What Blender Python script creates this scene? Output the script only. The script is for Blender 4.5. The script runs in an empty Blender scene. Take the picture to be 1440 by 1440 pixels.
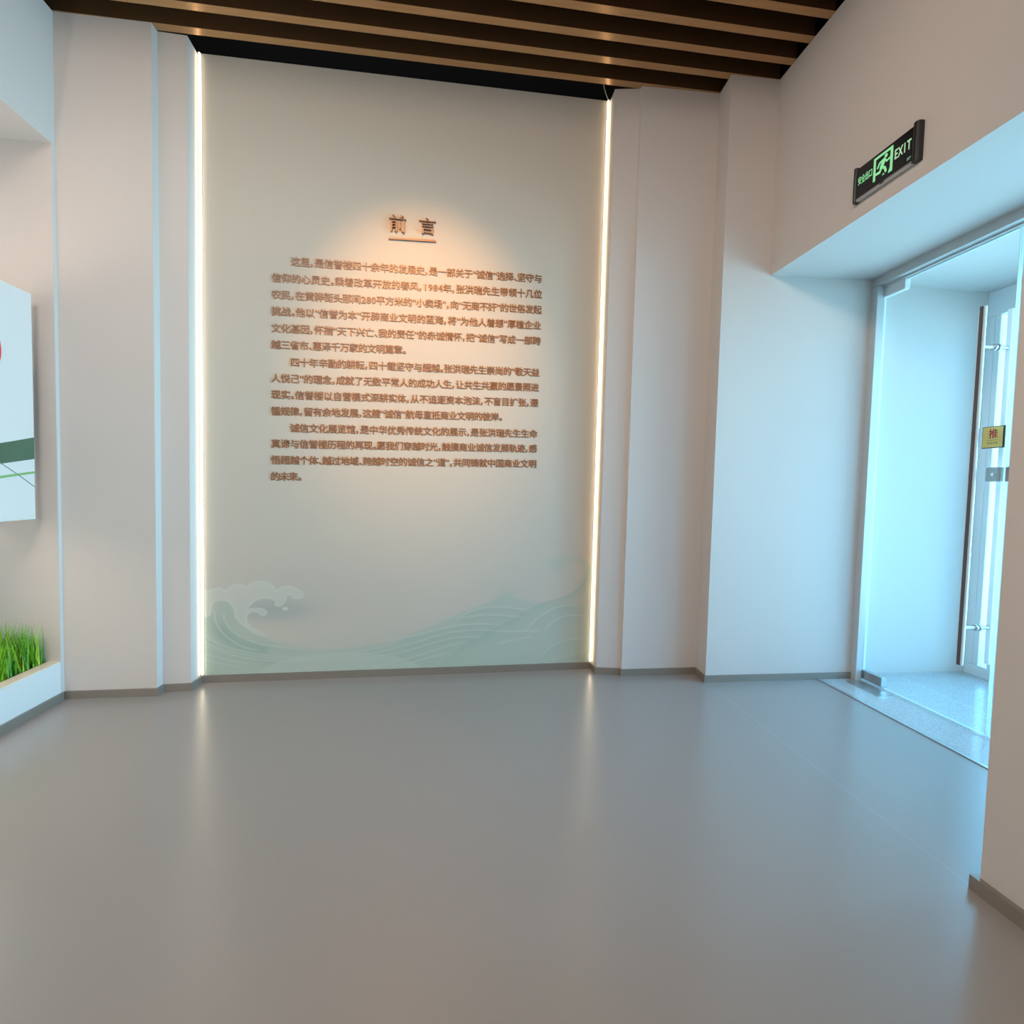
import bpy, bmesh, math, random
import numpy as np
from mathutils import Vector, Matrix

random.seed(7)
SC = bpy.context.scene
COL = SC.collection

# ------------------------------------------------------------------ camera
CAM_H = 1.2
F_PX = 730.87
YAW, PITCH, ROLL = 0.123365, -0.048818, 0.024457
cy, sy = math.cos(YAW), math.sin(YAW)
cp, sp = math.cos(PITCH), math.sin(PITCH)
fw = Vector((sy * cp, cy * cp, sp))
rt = Vector((cy, -sy, 0))
up = rt.cross(fw)
r2 = rt * math.cos(ROLL) + up * math.sin(ROLL)
u2 = -rt * math.sin(ROLL) + up * math.cos(ROLL)
cam_d = bpy.data.cameras.new('camera')
cam_d.sensor_width = 36.0
cam_d.lens = F_PX / 1440 * 36
cam_d.clip_start = 0.02
cam = bpy.data.objects.new('camera', cam_d)
COL.objects.link(cam)
cam.matrix_world = Matrix(((r2.x, u2.x, -fw.x, 0), (r2.y, u2.y, -fw.y, 0), (r2.z, u2.z, -fw.z, CAM_H), (0, 0, 0, 1)))
SC.camera = cam

# ------------------------------------------------------------------ colour management, sky, room light
SC.view_settings.view_transform = 'Standard'
SC.view_settings.look = 'None'
SC.view_settings.exposure = 0.0
SC.view_settings.gamma = 1.0
SC.view_settings.use_curve_mapping = False

world = bpy.data.worlds.new('sky')
SC.world = world
world.use_nodes = True
WN, WL = world.node_tree.nodes, world.node_tree.links
bg = WN['Background']
wtc = WN.new('ShaderNodeTexCoord'); wsx = WN.new('ShaderNodeSeparateXYZ'); WL.new(wtc.outputs['Generated'], wsx.inputs[0])
wmr = WN.new('ShaderNodeMapRange'); wmr.inputs['From Min'].default_value = -0.03; wmr.inputs['From Max'].default_value = 0.03
WL.new(wsx.outputs['Z'], wmr.inputs['Value'])
wmx = WN.new('ShaderNodeMix'); wmx.data_type = 'RGBA'; wmx.clamp_result = False
SKY_LOW, SKY_HIGH, ADDED_GLOW = 4.4, 7.6, 28.0
wmx.inputs[6].default_value = (0.42 * SKY_LOW, 0.79 * SKY_LOW, 1.0 * SKY_LOW, 1)      # pale ground far around the building
wmx.inputs[7].default_value = (0.20 * SKY_HIGH, 0.60 * SKY_HIGH, 1.0 * SKY_HIGH, 1)   # clear blue sky
WL.new(wmr.outputs[0], wmx.inputs[0])
# added bright patch low outdoors, aimed through the entrance to light the niche side
wdt = WN.new('ShaderNodeVectorMath'); wdt.operation = 'DOT_PRODUCT'; wdt.inputs[1].default_value = Vector((1.0, -0.06, -0.09)).normalized()
WL.new(wtc.outputs['Generated'], wdt.inputs[0])
wgl = WN.new('ShaderNodeMapRange'); wgl.interpolation_type = 'SMOOTHSTEP'; wgl.inputs['From Min'].default_value = 0.86; wgl.inputs['From Max'].default_value = 0.99
WL.new(wdt.outputs['Value'], wgl.inputs['Value'])
wad = WN.new('ShaderNodeMix'); wad.data_type = 'RGBA'; wad.blend_type = 'ADD'; wad.clamp_result = False; wad.clamp_factor = False
wad.inputs[7].default_value = (0.42 * ADDED_GLOW, 0.78 * ADDED_GLOW, 1.0 * ADDED_GLOW, 1)
WL.new(wgl.outputs[0], wad.inputs[0]); WL.new(wmx.outputs[2], wad.inputs[6]); WL.new(wad.outputs[2], bg.inputs[0])
bg.inputs[1].default_value = 1.0


def lamp(name, kind, loc, target, energy, color, **kw):
    d = bpy.data.lights.new(name, kind)
    d.energy = energy
    d.color = color
    for k, v in kw.items():
        setattr(d, k, v)
    o = bpy.data.objects.new(name, d)
    COL.objects.link(o)
    o.location = loc
    o.rotation_euler = (Vector(target) - Vector(loc)).to_track_quat('-Z', 'Y').to_euler()
    return o


# unseen soft fill lamps added over the hall to brighten it, and a warm track spot on the lettered wall
lamp('hall_fill_light', 'AREA', (-1.2, 0.1, 3.72), (0.9, 2.2, 1.9), 57, (1.0, 0.86, 0.73), shape='RECTANGLE', size=1.6, size_y=0.5)
lamp('hall_fill_light', 'AREA', (-0.9, -2.8, 3.72), (-0.2, 2.0, 1.0), 76, (1.0, 0.86, 0.73), shape='RECTANGLE', size=2.4, size_y=0.5)
lamp('track_spot_light', 'SPOT', (-0.22, 1.45, 3.55), (-0.17, 3.28, 2.05), 250, (1.0, 0.50, 0.19), spot_size=math.radians(44), spot_blend=1.0, shadow_soft_size=0.03)
# daylight opening of the glass entrance (samples the sky through it)
pl = lamp('entrance_daylight_portal', 'AREA', (3.75, 1.95, 1.35), (0, 1.95, 1.35), 1, (1, 1, 1), shape='RECTANGLE', size=2.4, size_y=2.6)
pl.data.cycles.is_portal = True


# ------------------------------------------------------------------ helpers
def tag(o, label=None, cat=None, group=None, kind=None):
    if label: o['label'] = label
    if cat: o['category'] = cat
    if group: o['group'] = group
    if kind: o['kind'] = kind
    return o


def empty(name, loc=(0, 0, 0), rz=0.0, parent=None):
    o = bpy.data.objects.new(name, None)
    COL.objects.link(o)
    o.location = loc
    o.rotation_euler = (0, 0, rz)
    o.empty_display_size = 0.1
    if parent: o.parent = parent
    return o


class MB:
    """collects vertices and faces for ONE mesh object"""
    def __init__(self):
        self.v, self.f, self.mi = [], [], []

    def add(self, verts, faces, m=0):
        b = len(self.v)
        self.v += [tuple(x) for x in verts]
        self.f += [tuple(b + i for i in q) for q in faces]
        self.mi += [m] * len(faces)
        return self

    def box(self, x0, x1, y0, y1, z0, z1, m=0):
        v = [(x, y, z) for x in (x0, x1) for y in (y0, y1) for z in (z0, z1)]
        return self.add(v, [(0, 1, 3, 2), (4, 6, 7, 5), (0, 4, 5, 1), (2, 3, 7, 6), (0, 2, 6, 4), (1, 5, 7, 3)], m)

    def prism(self, pts, z0, z1, m=0):
        n = len(pts)
        f0 = z0 if callable(z0) else (lambda x: z0)
        f1 = z1 if callable(z1) else (lambda x: z1)
        v = [(x, y, f0(x)) for x, y in pts] + [(x, y, f1(x)) for x, y in pts]
        f = [(i, (i + 1) % n, n + (i + 1) % n, n + i) for i in range(n)]
        f += [tuple(range(n - 1, -1, -1)), tuple(range(n, 2 * n))]
        return self.add(v, f, m)

    def slab(self, poly, y0, y1, m=0):
        """polygon in the local x-z plane, thick along y (y0 is the room side)"""
        n = len(poly)
        v = [(x, y0, z) for x, z in poly] + [(x, y1, z) for x, z in poly]
        f = [tuple(range(n)), tuple(range(2 * n - 1, n - 1, -1))]
        f += [(i, n + i, n + (i + 1) % n, (i + 1) % n) for i in range(n)]
        return self.add(v, f, m)

    def tube(self, path, r, seg=12, m=0, caps=True):
        path = [Vector(p) for p in path]
        n = len(path)
        ref = None
        rings = []
        for i, p in enumerate(path):
            t = (path[min(i + 1, n - 1)] - path[max(i - 1, 0)]).normalized()
            if ref is None:
                ref = t.orthogonal().normalized()
            ref = (ref - t * ref.dot(t)).normalized()
            b = t.cross(ref)
            rings.append([p + ref * (math.cos(2 * math.pi * k / seg) * r) + b * (math.sin(2 * math.pi * k / seg) * r) for k in range(seg)])
        v = [q for ring in rings for q in ring]
        f = []
        for i in range(n - 1):
            for k in range(seg):
                f.append((i * seg + k, i * seg + (k + 1) % seg, (i + 1) * seg + (k + 1) % seg, (i + 1) * seg + k))
        if caps:
            f.append(tuple(range(seg - 1, -1, -1)))
            f.append(tuple((n - 1) * seg + k for k in range(seg)))
        return self.add(v, f, m)

    def build(self, name, mats, parent=None, bevel=0.0, smooth=False, fix=True):
        me = bpy.data.meshes.new(name)
        me.from_pydata(self.v, [], self.f)
        if not isinstance(mats, (list, tuple)): mats = [mats]
        for m in mats: me.materials.append(m)
        me.polygons.foreach_set('material_index', self.mi)
        if fix:
            bm = bmesh.new(); bm.from_mesh(me)
            bmesh.ops.recalc_face_normals(bm, faces=bm.faces)
            bm.to_mesh(me); bm.free()
        if smooth:
            me.polygons.foreach_set('use_smooth', [True] * len(me.polygons))
        me.update()
        o = bpy.data.objects.new(name, me)
        COL.objects.link(o)
        if parent: o.parent = parent
        if bevel > 0:
            b = o.modifiers.new('bevel', 'BEVEL')
            b.width = bevel; b.segments = 2; b.limit_method = 'ANGLE'; b.harden_normals = False
        return o


def new_mat(name):
    m = bpy.data.materials.new(name)
    m.use_nodes = True
    return m, m.node_tree.nodes, m.node_tree.links, m.node_tree.nodes['Principled BSDF']


def mat(name, color, rough=0.6, metal=0.0, spec=0.5, emit=None, estr=0.0, var=0.0, vscale=6.0, bump=0.0, bscale=150.0):
    m, N, L, P = new_mat(name)
    P.inputs['Base Color'].default_value = (*color, 1)
    P.inputs['Roughness'].default_value = rough
    P.inputs['Metallic'].default_value = metal
    P.inputs['Specular IOR Level'].default_value = spec
    if emit:
        P.inputs['Emission Color'].default_value = (*emit, 1)
        P.inputs['Emission Strength'].default_value = estr
    if var or bump:
        tc = N.new('ShaderNodeTexCoord')
    if var:
        nz = N.new('ShaderNodeTexNoise'); nz.inputs['Scale'].default_value = vscale; nz.inputs['Detail'].default_value = 4
        L.new(tc.outputs['Object'], nz.inputs['Vector'])
        mx = N.new('ShaderNodeMix'); mx.data_type = 'RGBA'
        mx.inputs[6].default_value = (*[c * (1 - var) for c in color], 1)
        mx.inputs[7].default_value = (*[min(1, c * (1 + var)) for c in color], 1)
        L.new(nz.outputs['Fac'], mx.inputs[0]); L.new(mx.outputs[2], P.inputs['Base Color'])
    if bump:
        n2 = N.new('ShaderNodeTexNoise'); n2.inputs['Scale'].default_value = bscale; n2.inputs['Detail'].default_value = 3
        L.new(tc.outputs['Object'], n2.inputs['Vector'])
        bp = N.new('ShaderNodeBump'); bp.inputs['Strength'].default_value = bump; bp.inputs['Distance'].default_value = 0.002
        L.new(n2.outputs['Fac'], bp.inputs['Height']); L.new(bp.outputs['Normal'], P.inputs['Normal'])
    return m


def glass_mat(name, tint=(0.96, 0.99, 0.99), ior=1.45):
    m = bpy.data.materials.new(name); m.use_nodes = True
    N, L = m.node_tree.nodes, m.node_tree.links
    N.remove(N['Principled BSDF'])
    out = N['Material Output']
    tr = N.new('ShaderNodeBsdfTransparent'); tr.inputs[0].default_value = (*tint, 1)
    gl = N.new('ShaderNodeBsdfGlossy'); gl.inputs['Roughness'].default_value = 0.0
    fr = N.new('ShaderNodeFresnel')
    ge = N.new('ShaderNodeNewGeometry')                  # same reflectance from either face of the pane
    mr = N.new('ShaderNodeMapRange'); mr.inputs['To Min'].default_value = ior; mr.inputs['To Max'].default_value = 1 / ior
    L.new(ge.outputs['Backfacing'], mr.inputs['Value']); L.new(mr.outputs[0], fr.inputs['IOR'])
    mx = N.new('ShaderNodeMixShader')
    L.new(fr.outputs[0], mx.inputs[0]); L.new(tr.outputs[0], mx.inputs[1]); L.new(gl.outputs[0], mx.inputs[2])
    L.new(mx.outputs[0], out.inputs['Surface'])
    return m


M = {}
M['wall'] = mat('white_paint', (0.598, 0.546, 0.516), 0.75, spec=0.25, bump=0.12, bscale=260)
M['canvas'] = mat('printed_wall_canvas', (0.548, 0.500, 0.432), 0.75, spec=0.25, bump=0.10, bscale=260)
M['board'] = mat('display_white', (0.73, 0.665, 0.63), 0.55, spec=0.3)
M['planter'] = mat('planter_white_laminate', (0.72, 0.695, 0.685), 0.5, spec=0.3)
M['lip'] = mat('planter_lip_laminate', (0.80, 0.68, 0.58), 0.5)
M['soil'] = mat('planting_soil', (0.035, 0.028, 0.02), 0.95, var=0.4, vscale=60)
M['void'] = mat('black_ceiling_void', (0.006, 0.006, 0.007), 0.9, spec=0.1)
M['base'] = mat('taupe_baseboard', (0.265, 0.225, 0.19), 0.32, metal=0.25, spec=0.5)
M['steel'] = mat('satin_steel', (0.55, 0.56, 0.57), 0.3, metal=0.9)
M['alu'] = mat('white_aluminium', (0.78, 0.80, 0.82), 0.35, metal=0.1)
M['frame'] = mat('grey_white_frame_coating', (0.56, 0.58, 0.58), 0.35, metal=0.15)
M['dark_metal'] = mat('bronze_inlay', (0.13, 0.11, 0.11), 0.35, metal=0.5)
M['black'] = mat('black_plastic', (0.012, 0.012, 0.014), 0.35)
M['black_glass'] = mat('black_sign_glass', (0.008, 0.010, 0.012), 0.15)
M['letter'] = mat('brown_letter_acrylic', (0.27, 0.115, 0.05), 0.4, spec=0.45)
M['title'] = mat('brown_title_acrylic', (0.26, 0.11, 0.058), 0.4, spec=0.45)
M['led'] = mat('warm_led', (0.9, 0.9, 0.9), 0.5, emit=(1.0, 0.80, 0.52), estr=6.0)
M['led_cool'] = mat('display_led', (0.9, 0.9, 0.9), 0.5, emit=(1.0, 0.93, 0.82), estr=42.0)
M['cable'] = mat('white_cable', (0.75, 0.72, 0.68), 0.5)
M['glass'] = glass_mat('clear_glass')
M['glass_edge'] = mat('polished_glass_edge', (0.74, 0.86, 0.84), 0.2, spec=0.8)
M['green'] = mat('exit_green_glow', (0.25, 0.6, 0.35), 0.5, emit=(0.24, 0.72, 0.31), estr=0.55)
M['pale_green'] = mat('exit_pale_green_glow', (0.4, 0.6, 0.42), 0.5, emit=(0.36, 0.66, 0.38), estr=0.55)
M['gold'] = mat('gold_plate', (0.72, 0.53, 0.17), 0.35, metal=0.55)
M['red'] = mat('red_print', (0.42, 0.03, 0.03), 0.5)
M['red_dot'] = mat('red_circle_print', (0.80, 0.05, 0.05), 0.5)
M['black_print'] = mat('dark_print', (0.03, 0.03, 0.03), 0.5)
M['green_band'] = mat('deep_green_print', (0.075, 0.13, 0.075), 0.55, var=0.2, vscale=8)
M['green_line'] = mat('light_green_print', (0.24, 0.42, 0.13), 0.55)
M['grey_line'] = mat('grey_print', (0.22, 0.25, 0.20), 0.55)
M['pave'] = mat('pale_paving', (0.62, 0.63, 0.62), 0.8, var=0.08, vscale=3)


def wood_slat():
    m, N, L, P = new_mat('brown_wood_slat')
    tc = N.new('ShaderNodeTexCoord'); mp = N.new('ShaderNodeMapping')
    mp.inputs['Scale'].default_value = (1.5, 60, 60)
    nz = N.new('ShaderNodeTexNoise'); nz.inputs['Scale'].default_value = 1.5; nz.inputs['Detail'].default_value = 5
    L.new(tc.outputs['Object'], mp.inputs[0]); L.new(mp.outputs[0], nz.inputs['Vector'])
    cr = N.new('ShaderNodeValToRGB')
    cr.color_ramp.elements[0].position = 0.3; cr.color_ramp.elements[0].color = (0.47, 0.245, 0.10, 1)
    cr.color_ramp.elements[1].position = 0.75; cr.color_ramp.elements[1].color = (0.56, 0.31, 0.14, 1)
    L.new(nz.outputs['Fac'], cr.inputs[0]); L.new(cr.outputs[0], P.inputs['Base Color'])
    P.inputs['Roughness'].default_value = 0.22
    P.inputs['Metallic'].default_value = 0.3
    return m


M['slat'] = wood_slat()
M['slat_side'] = mat('shaded_slat_side', (0.105, 0.047, 0.018), 0.4)  # shade on the slat flanks, put into a darker brown


def vinyl():
    """grey sheet vinyl with a fine grain and one welded seam running along the room at x = 1.63"""
    m, N, L, P = new_mat('grey_vinyl_floor')
    tc = N.new('ShaderNodeTexCoord')
    sx = N.new('ShaderNodeSeparateXYZ'); L.new(tc.outputs['Object'], sx.inputs[0])
    nz = N.new('ShaderNodeTexNoise'); nz.inputs['Scale'].default_value = 420; nz.inputs['Detail'].default_value = 2
    L.new(tc.outputs['Object'], nz.inputs['Vector'])
    mx = N.new('ShaderNodeMix'); mx.data_type = 'RGBA'
    mx.inputs[6].default_value = (0.285, 0.262, 0.252, 1); mx.inputs[7].default_value = (0.33, 0.305, 0.292, 1)
    L.new(nz.outputs['Fac'], mx.inputs[0])
    d = N.new('ShaderNodeMath'); d.operation = 'SUBTRACT'; d.inputs[1].default_value = 1.63; L.new(sx.outputs['X'], d.inputs[0])
    a = N.new('ShaderNodeMath'); a.operation = 'ABSOLUTE'; L.new(d.outputs[0], a.inputs[0])
    c = N.new('ShaderNodeMath'); c.operation = 'LESS_THAN'; c.inputs[1].default_value = 0.003; L.new(a.outputs[0], c.inputs[0])
    m2 = N.new('ShaderNodeMix'); m2.data_type = 'RGBA'
    L.new(c.outputs[0], m2.inputs[0]); L.new(mx.outputs[2], m2.inputs[6]); m2.inputs[7].default_value = (0.32, 0.315, 0.31, 1)
    L.new(m2.outputs[2], P.inputs['Base Color'])
    P.inputs['Roughness'].default_value = 0.26
    P.inputs['Specular IOR Level'].default_value = 1.0
    n2 = N.new('ShaderNodeTexNoise'); n2.inputs['Scale'].default_value = 300; L.new(tc.outputs['Object'], n2.inputs['Vector'])
    bp = N.new('ShaderNodeBump'); bp.inputs['Strength'].default_value = 0.06; bp.inputs['Distance'].default_value = 0.001
    L.new(n2.outputs['Fac'], bp.inputs['Height']); L.new(bp.outputs['Normal'], P.inputs['Normal'])
    return m


M['vinyl'] = vinyl()


def granite():
    m, N, L, P = new_mat('speckled_granite')
    tc = N.new('ShaderNodeTexCoord')
    vo = N.new('ShaderNodeTexVoronoi'); vo.inputs['Scale'].default_value = 330
    L.new(tc.outputs['Object'], vo.inputs['Vector'])
    cr = N.new('ShaderNodeValToRGB')
    cr.color_ramp.elements[0].position = 0.05; cr.color_ramp.elements[0].color = (0.30, 0.33, 0.35, 1)
    cr.color_ramp.elements[1].position = 0.6; cr.color_ramp.elements[1].color = (0.50, 0.52, 0.53, 1)
    sp_ = N.new('ShaderNodeSeparateColor'); L.new(vo.outputs['Color'], sp_.inputs[0])
    L.new(sp_.outputs[0], cr.inputs[0]); L.new(cr.outputs[0], P.inputs['Base Color'])
    P.inputs['Roughness'].default_value = 0.12
    return m


M['granite'] = granite()


# ------------------------------------------------------------------ setting: floor, walls, ceiling
def zc(x):
    """underside of the slat ceiling (it falls a little towards the planter side)"""
    return 3.622 + 0.038 * x


P0 = Vector((-1.43, 3.213, 0.0))                 # lower corner of the lettered wall on the planter side
RZ = math.atan2(0.117, 2.405)                    # the lettered wall stands slightly turned
PW = 2.4078                                      # its width


def on_wall(u, d=0.0, z=0.0):
    """point on the lettered wall: u along it, d in front of it"""
    return Vector((P0.x + u * math.cos(RZ) + d * math.sin(RZ), P0.y + u * math.sin(RZ) - d * math.cos(RZ), z))


tag(MB().box(-2.7, 2.41, -4.2, 3.5, -0.08, 0.0).build('floor', M['vinyl']), 'smooth grey vinyl floor of the hall with one welded seam', 'floor', kind='structure')
tag(MB().box(2.41, 3.62, 0.3, 3.2, -0.08, 0.002).build('floor_entrance', M['granite']), 'pale speckled granite floor of the glazed entrance', 'floor', kind='structure')
tag(MB().box(2.395, 2.412, 1.34, 3.045, -0.02, 0.005).build('trim_1', M['steel']), 'thin metal strip where grey vinyl meets granite floor', 'floor trim', kind='structure')

LEFTP = [(-2.03, 3.02), (-1.575, 3.035), (-1.572, 3.088), (-1.43, 3.10)]
RIGHTP = [(0.976, 3.228), (1.128, 3.207), (1.132, 3.186), (1.640, 3.195), (1.631, 3.045), (1.945, 3.05)]
# lettered wall
mb = MB()
f = [on_wall(u, d) for u, d in ((0, 0), (PW, 0), (PW, -0.08), (0, -0.08))]
mb.prism([(p.x, p.y) for p in f], 0, zc)
tag(mb.build('wall_back', M['canvas']), 'broad white wall bearing the brown raised text', 'wall', kind='structure')
# stepped pillars either side
mb = MB().prism(LEFTP + [(-1.43, 3.42), (-2.62, 3.42), (-2.62, 2.996), (-2.03, 2.996)], 0, zc)
tag(mb.build('wall_back_left', M['wall']), 'white stepped wall pillar beside the grass planter', 'wall', kind='structure')
mb = MB().prism(RIGHTP + [(1.946, 3.5), (0.976, 3.5)], 0, zc)
mb.prism([(1.945, 3.05), (2.72, 3.05), (2.72, 3.5), (1.945, 3.5)], 0, 3.69)
mb.prism([(2.72, 3.12), (3.75, 3.12), (3.75, 3.5), (2.72, 3.5)], 0, 3.69)
tag(mb.build('wall_back_right', M['wall']), 'white stepped wall pillar and wall beside the glass door', 'wall', kind='structure')
# header over the entrance and the pier beside it
mb = MB()
mb.add([(1.945, -4.2, 2.535), (1.945, 3.05, 2.535), (2.68, 3.05, 2.560), (2.68, -4.2, 2.560),
        (1.945, -4.2, 3.696), (1.945, 3.05, 3.696), (2.68, 3.05, 3.696), (2.68, -4.2, 3.696)],
       [(0, 1, 2, 3), (4, 5, 6, 7), (0, 1, 5, 4), (1, 2, 6, 5), (2, 3, 7, 6), (3, 0, 4, 7)])
tag(mb.build('wall_right', M['wall']), 'white header wall over the entrance carrying the exit sign', 'wall', kind='structure')
tag(MB().box(1.63, 2.68, -4.2, 1.338, 0, 3.69).build('wall_right_pier', M['wall']), 'white pier at the frame edge in front of the glass door', 'wall', kind='structure')
tag(MB().box(2.68, 3.75, 0.3, 3.12, 2.565, 3.69).build('ceiling_entrance', M['wall']), 'white low ceiling of the glazed entrance', 'ceiling', kind='structure')
tag(MB().box(2.68, 3.75, 0.2, 0.4, 0, 2.565).build('wall_entrance', M['wall']), 'white end wall of the glazed entrance', 'wall', kind='structure')
# niche wall with its header
tag(MB().box(-2.62, -2.03, -4.2, 2.996, 2.885, 3.545).build('wall_left', M['wall']), 'white header wall above the display niche', 'wall', kind='structure')
tag(MB().box(-2.62, -2.47, -4.2, 2.996, 0, 2.885).build('wall_left_niche', M['wall']), 'white rear wall of the display niche', 'wall', kind='structure')
tag(MB().box(-2.47, -2.03, -4.2, 0.3, 0, 2.885).build('wall_left_end', M['wall']), 'white end wall of the display niche', 'wall', kind='structure')
tag(MB().box(-2.7, 2.8, -4.35, -4.2, 0, 3.75).build('wall_rear', M['wall']), 'white wall behind the viewpoint', 'wall', kind='structure')
# black void above the slats
mb = MB().box(-2.7, 3.75, -4.35, 3.6, 3.98, 4.05)
mb.box(-2.7, 3.75, 3.50, 3.6, 3.5, 3.98).box(-2.7, -2.6, -4.35, 3.5, 3.55, 3.98).box(2.75, 2.85, -4.35, 3.5, 3.70, 3.98).box(-2.7, 2.8, -4.35, -4.25, 3.7, 3.98)
tag(mb.build('ceiling', M['void']), 'black open ceiling void above the brown slats', 'ceiling', kind='structure')


def skirting(name, pts, label, h=0.042, t=0.012):
    mb = MB()
    n = len(pts)
    # offset to the room side (right-hand side when walking along +x looking along +y is the room: use -normal)
    offs = []
    for i in range(n):
        d = []
        if i > 0: d.append((Vector(pts[i]) - Vector(pts[i - 1])).normalized())
        if i < n - 1: d.append((Vector(pts[i + 1]) - Vector(pts[i])).normalized())
        nrm = [Vector((q.y, -q.x)) for q in d]
        if len(nrm) == 2:
            b = nrm[0] + nrm[1]
            b = b / max(0.2, (1 + nrm[0].dot(nrm[1])))
        else:
            b = nrm[0]
        offs.append(Vector(pts[i]) + b * t)
    for i in range(n - 1):
        a, b, c, d = pts[i], pts[i + 1], offs[i + 1], offs[i]
        mb.prism([a, b, tuple(c), tuple(d)], 0.0, h)
    return tag(mb.build(name, M['base']), label, 'baseboard', kind='structure')


a0, a1 = on_wall(0.0), on_wall(PW)
skirting('baseboard_back', LEFTP + [(a0.x, a0.y), (a1.x - .003, a1.y)] + RIGHTP[:-1] + [(2.64, 3.052)], 'low taupe metal baseboard under the lettered wall and pillars')
skirting('baseboard_left', [(-2.03, -4.2), (-2.03, 3.0)], 'low taupe metal baseboard under the grass planter', h=0.043)
skirting('baseboard_right', [(2.62, 1.338), (1.63, 1.338), (1.63, -4.2)], 'low taupe metal baseboard around the pier', h=0.045, t=0.018)

# ------------------------------------------------------------------ ceiling slats (first one is the slat by the lettered wall)
ORD = ['first', 'second', 'third', 'fourth', 'fifth', 'sixth', 'seventh', 'eighth', 'ninth', 'tenth', 'eleventh', 'twelfth', 'thirteenth', 'fourteenth', 'fifteenth']


def slat_mesh(o0, n=1):
    x0, x1 = -2.58, 1.944
    mb = MB()
    ys = [(0.0, 0.0), (-0.047, 0.0), (-0.047, 0.135), (0.0, 0.135)]
    v = []
    for x in (x0, x1):
        v += [(x, o0 + 0.047 * x + dy, zc(x) + 0.001 + dz) for dy, dz in ys]
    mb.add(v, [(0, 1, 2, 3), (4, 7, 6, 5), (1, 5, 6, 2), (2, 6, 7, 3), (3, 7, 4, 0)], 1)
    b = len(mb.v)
    mb.f.append((b - 8, b - 4, b - 3, b - 7)); mb.mi.append(0)      # light wood underside, flanks coloured darker to stand for shade
    return mb


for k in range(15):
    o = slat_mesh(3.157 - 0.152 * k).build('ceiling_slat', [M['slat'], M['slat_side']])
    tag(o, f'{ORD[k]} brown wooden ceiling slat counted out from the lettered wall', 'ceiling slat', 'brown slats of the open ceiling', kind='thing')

# ------------------------------------------------------------------ LED strips up both edges of the lettered wall
def led_strip(u0, side, label):
    e = empty('light_strip', on_wall(u0, 0.0, 0.0), RZ)
    tag(e, label, 'light strip', 'light strips up the lettered wall')
    MB().box(-0.0035, 0.0035, -0.013, -0.003, 0.05, zc(P0.x + u0) - 0.004).build('diffuser', M['led'], e)
    MB().box(-0.008, 0.008, -0.003, 0.0, 0.046, zc(P0.x + u0) - 0.002).build('channel', M['alu'], e)
    return e


led_strip(0.014, 1, 'glowing vertical light strip at the lettered wall edge beside the planter pillar')
e = led_strip(PW - 0.012, -1, 'glowing vertical light strip at the lettered wall edge, cable looping at its top')
zt = zc(0.97)
pth = []
for i in range(15):
    t = i / 14
    pth.append((-0.045 + 0.045 * t ** 1.4, -0.03 + 0.02 * t, zt + 0.10 - 0.105 * (t ** 0.8)))
MB().tube(pth, 0.0028, 8).build('cable', M['cable'], e, smooth=True)

# ------------------------------------------------------------------ glyph outlines
_glyphs = {}


def load_glyphs(chars, bold, thick):
    """outline every character once as a solid, extruded mesh (unit em)"""
    made = []
    for ch in sorted(set(chars)):
        if (ch, bold, thick) in _glyphs or ch == ' ':
            continue
        c = bpy.data.curves.new('glyph', 'FONT')
        c.body = ch; c.size = 1.0; c.resolution_u = 2; c.extrude = thick
        o = bpy.data.objects.new('glyph', c)
        COL.objects.link(o)
        made.append((ch, o, c))
    bpy.context.view_layer.update()
    dg = bpy.context.evaluated_depsgraph_get()
    for ch, o, c in made:
        ev = o.evaluated_get(dg)
        me = ev.to_mesh()
        v = [tuple(p.co) for p in me.vertices]
        fc = [tuple(p.vertices) for p in me.polygons]
        _glyphs[(ch, bold, thick)] = (v, fc)
        ev.to_mesh_clear()
    for ch, o, c in made:
        bpy.data.objects.remove(o); bpy.data.curves.remove(c)


NARROW = {'，': 0.46, '。': 0.45, '、': 0.42, '“': 0.42, '”': 0.42}


def lay(mb, s, x0, x1, z0, slope, depth, bold, thick, em=None, squeeze=1.0, ymid=0.37, digits=0.55):
    """set the string between x0 and x1 (left edge of first to right edge of last glyph), middle height z0 at x0"""
    load_glyphs(s, bold, thick)
    adv = []
    for ch in s:
        adv.append(NARROW.get(ch, digits if ch.isascii() else 1.0))
    tail = 0.12 if s[-1] not in NARROW else 0.06
    unit = (x1 - x0) / (sum(adv) - tail)
    em = em or unit * 1.0
    x = x0 - 0.05 * unit
    for ch, a in zip(s, adv):
        if ch != ' ':
            v, fc = _glyphs[(ch, bold, thick)]
            xs = [p[0] for p in v]
            lo, hi = min(xs), max(xs)
            if ch in NARROW or ch.isascii():
                off = x + 0.5 * a * unit - 0.5 * (lo + hi) * em * squeeze
                if ch in '，。、': off = x + 0.06 * unit - lo * em * squeeze
            else:
                off = x + 0.5 * unit - 0.5 * (lo + hi) * em * squeeze if abs(0.5 * (lo + hi) - 0.5) > 0.2 else x + (0.5 * unit - 0.5 * em * squeeze)
            zz = z0 + slope * (x - x0) - ymid * em
            for sx_, sz_, sd_ in ((-1, -0.5, 0), (1, -0.5, 0.0008), (0, 1, 0.0016)):   # heavier stroke weight
                mb.add([(off + (p[0] + sx_ * bold) * em * squeeze, depth - (p[2] + sd_) * em, zz + (p[1] + sz_ * bold) * em) for p in v], fc)
        x += a * unit
    return mb


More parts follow.
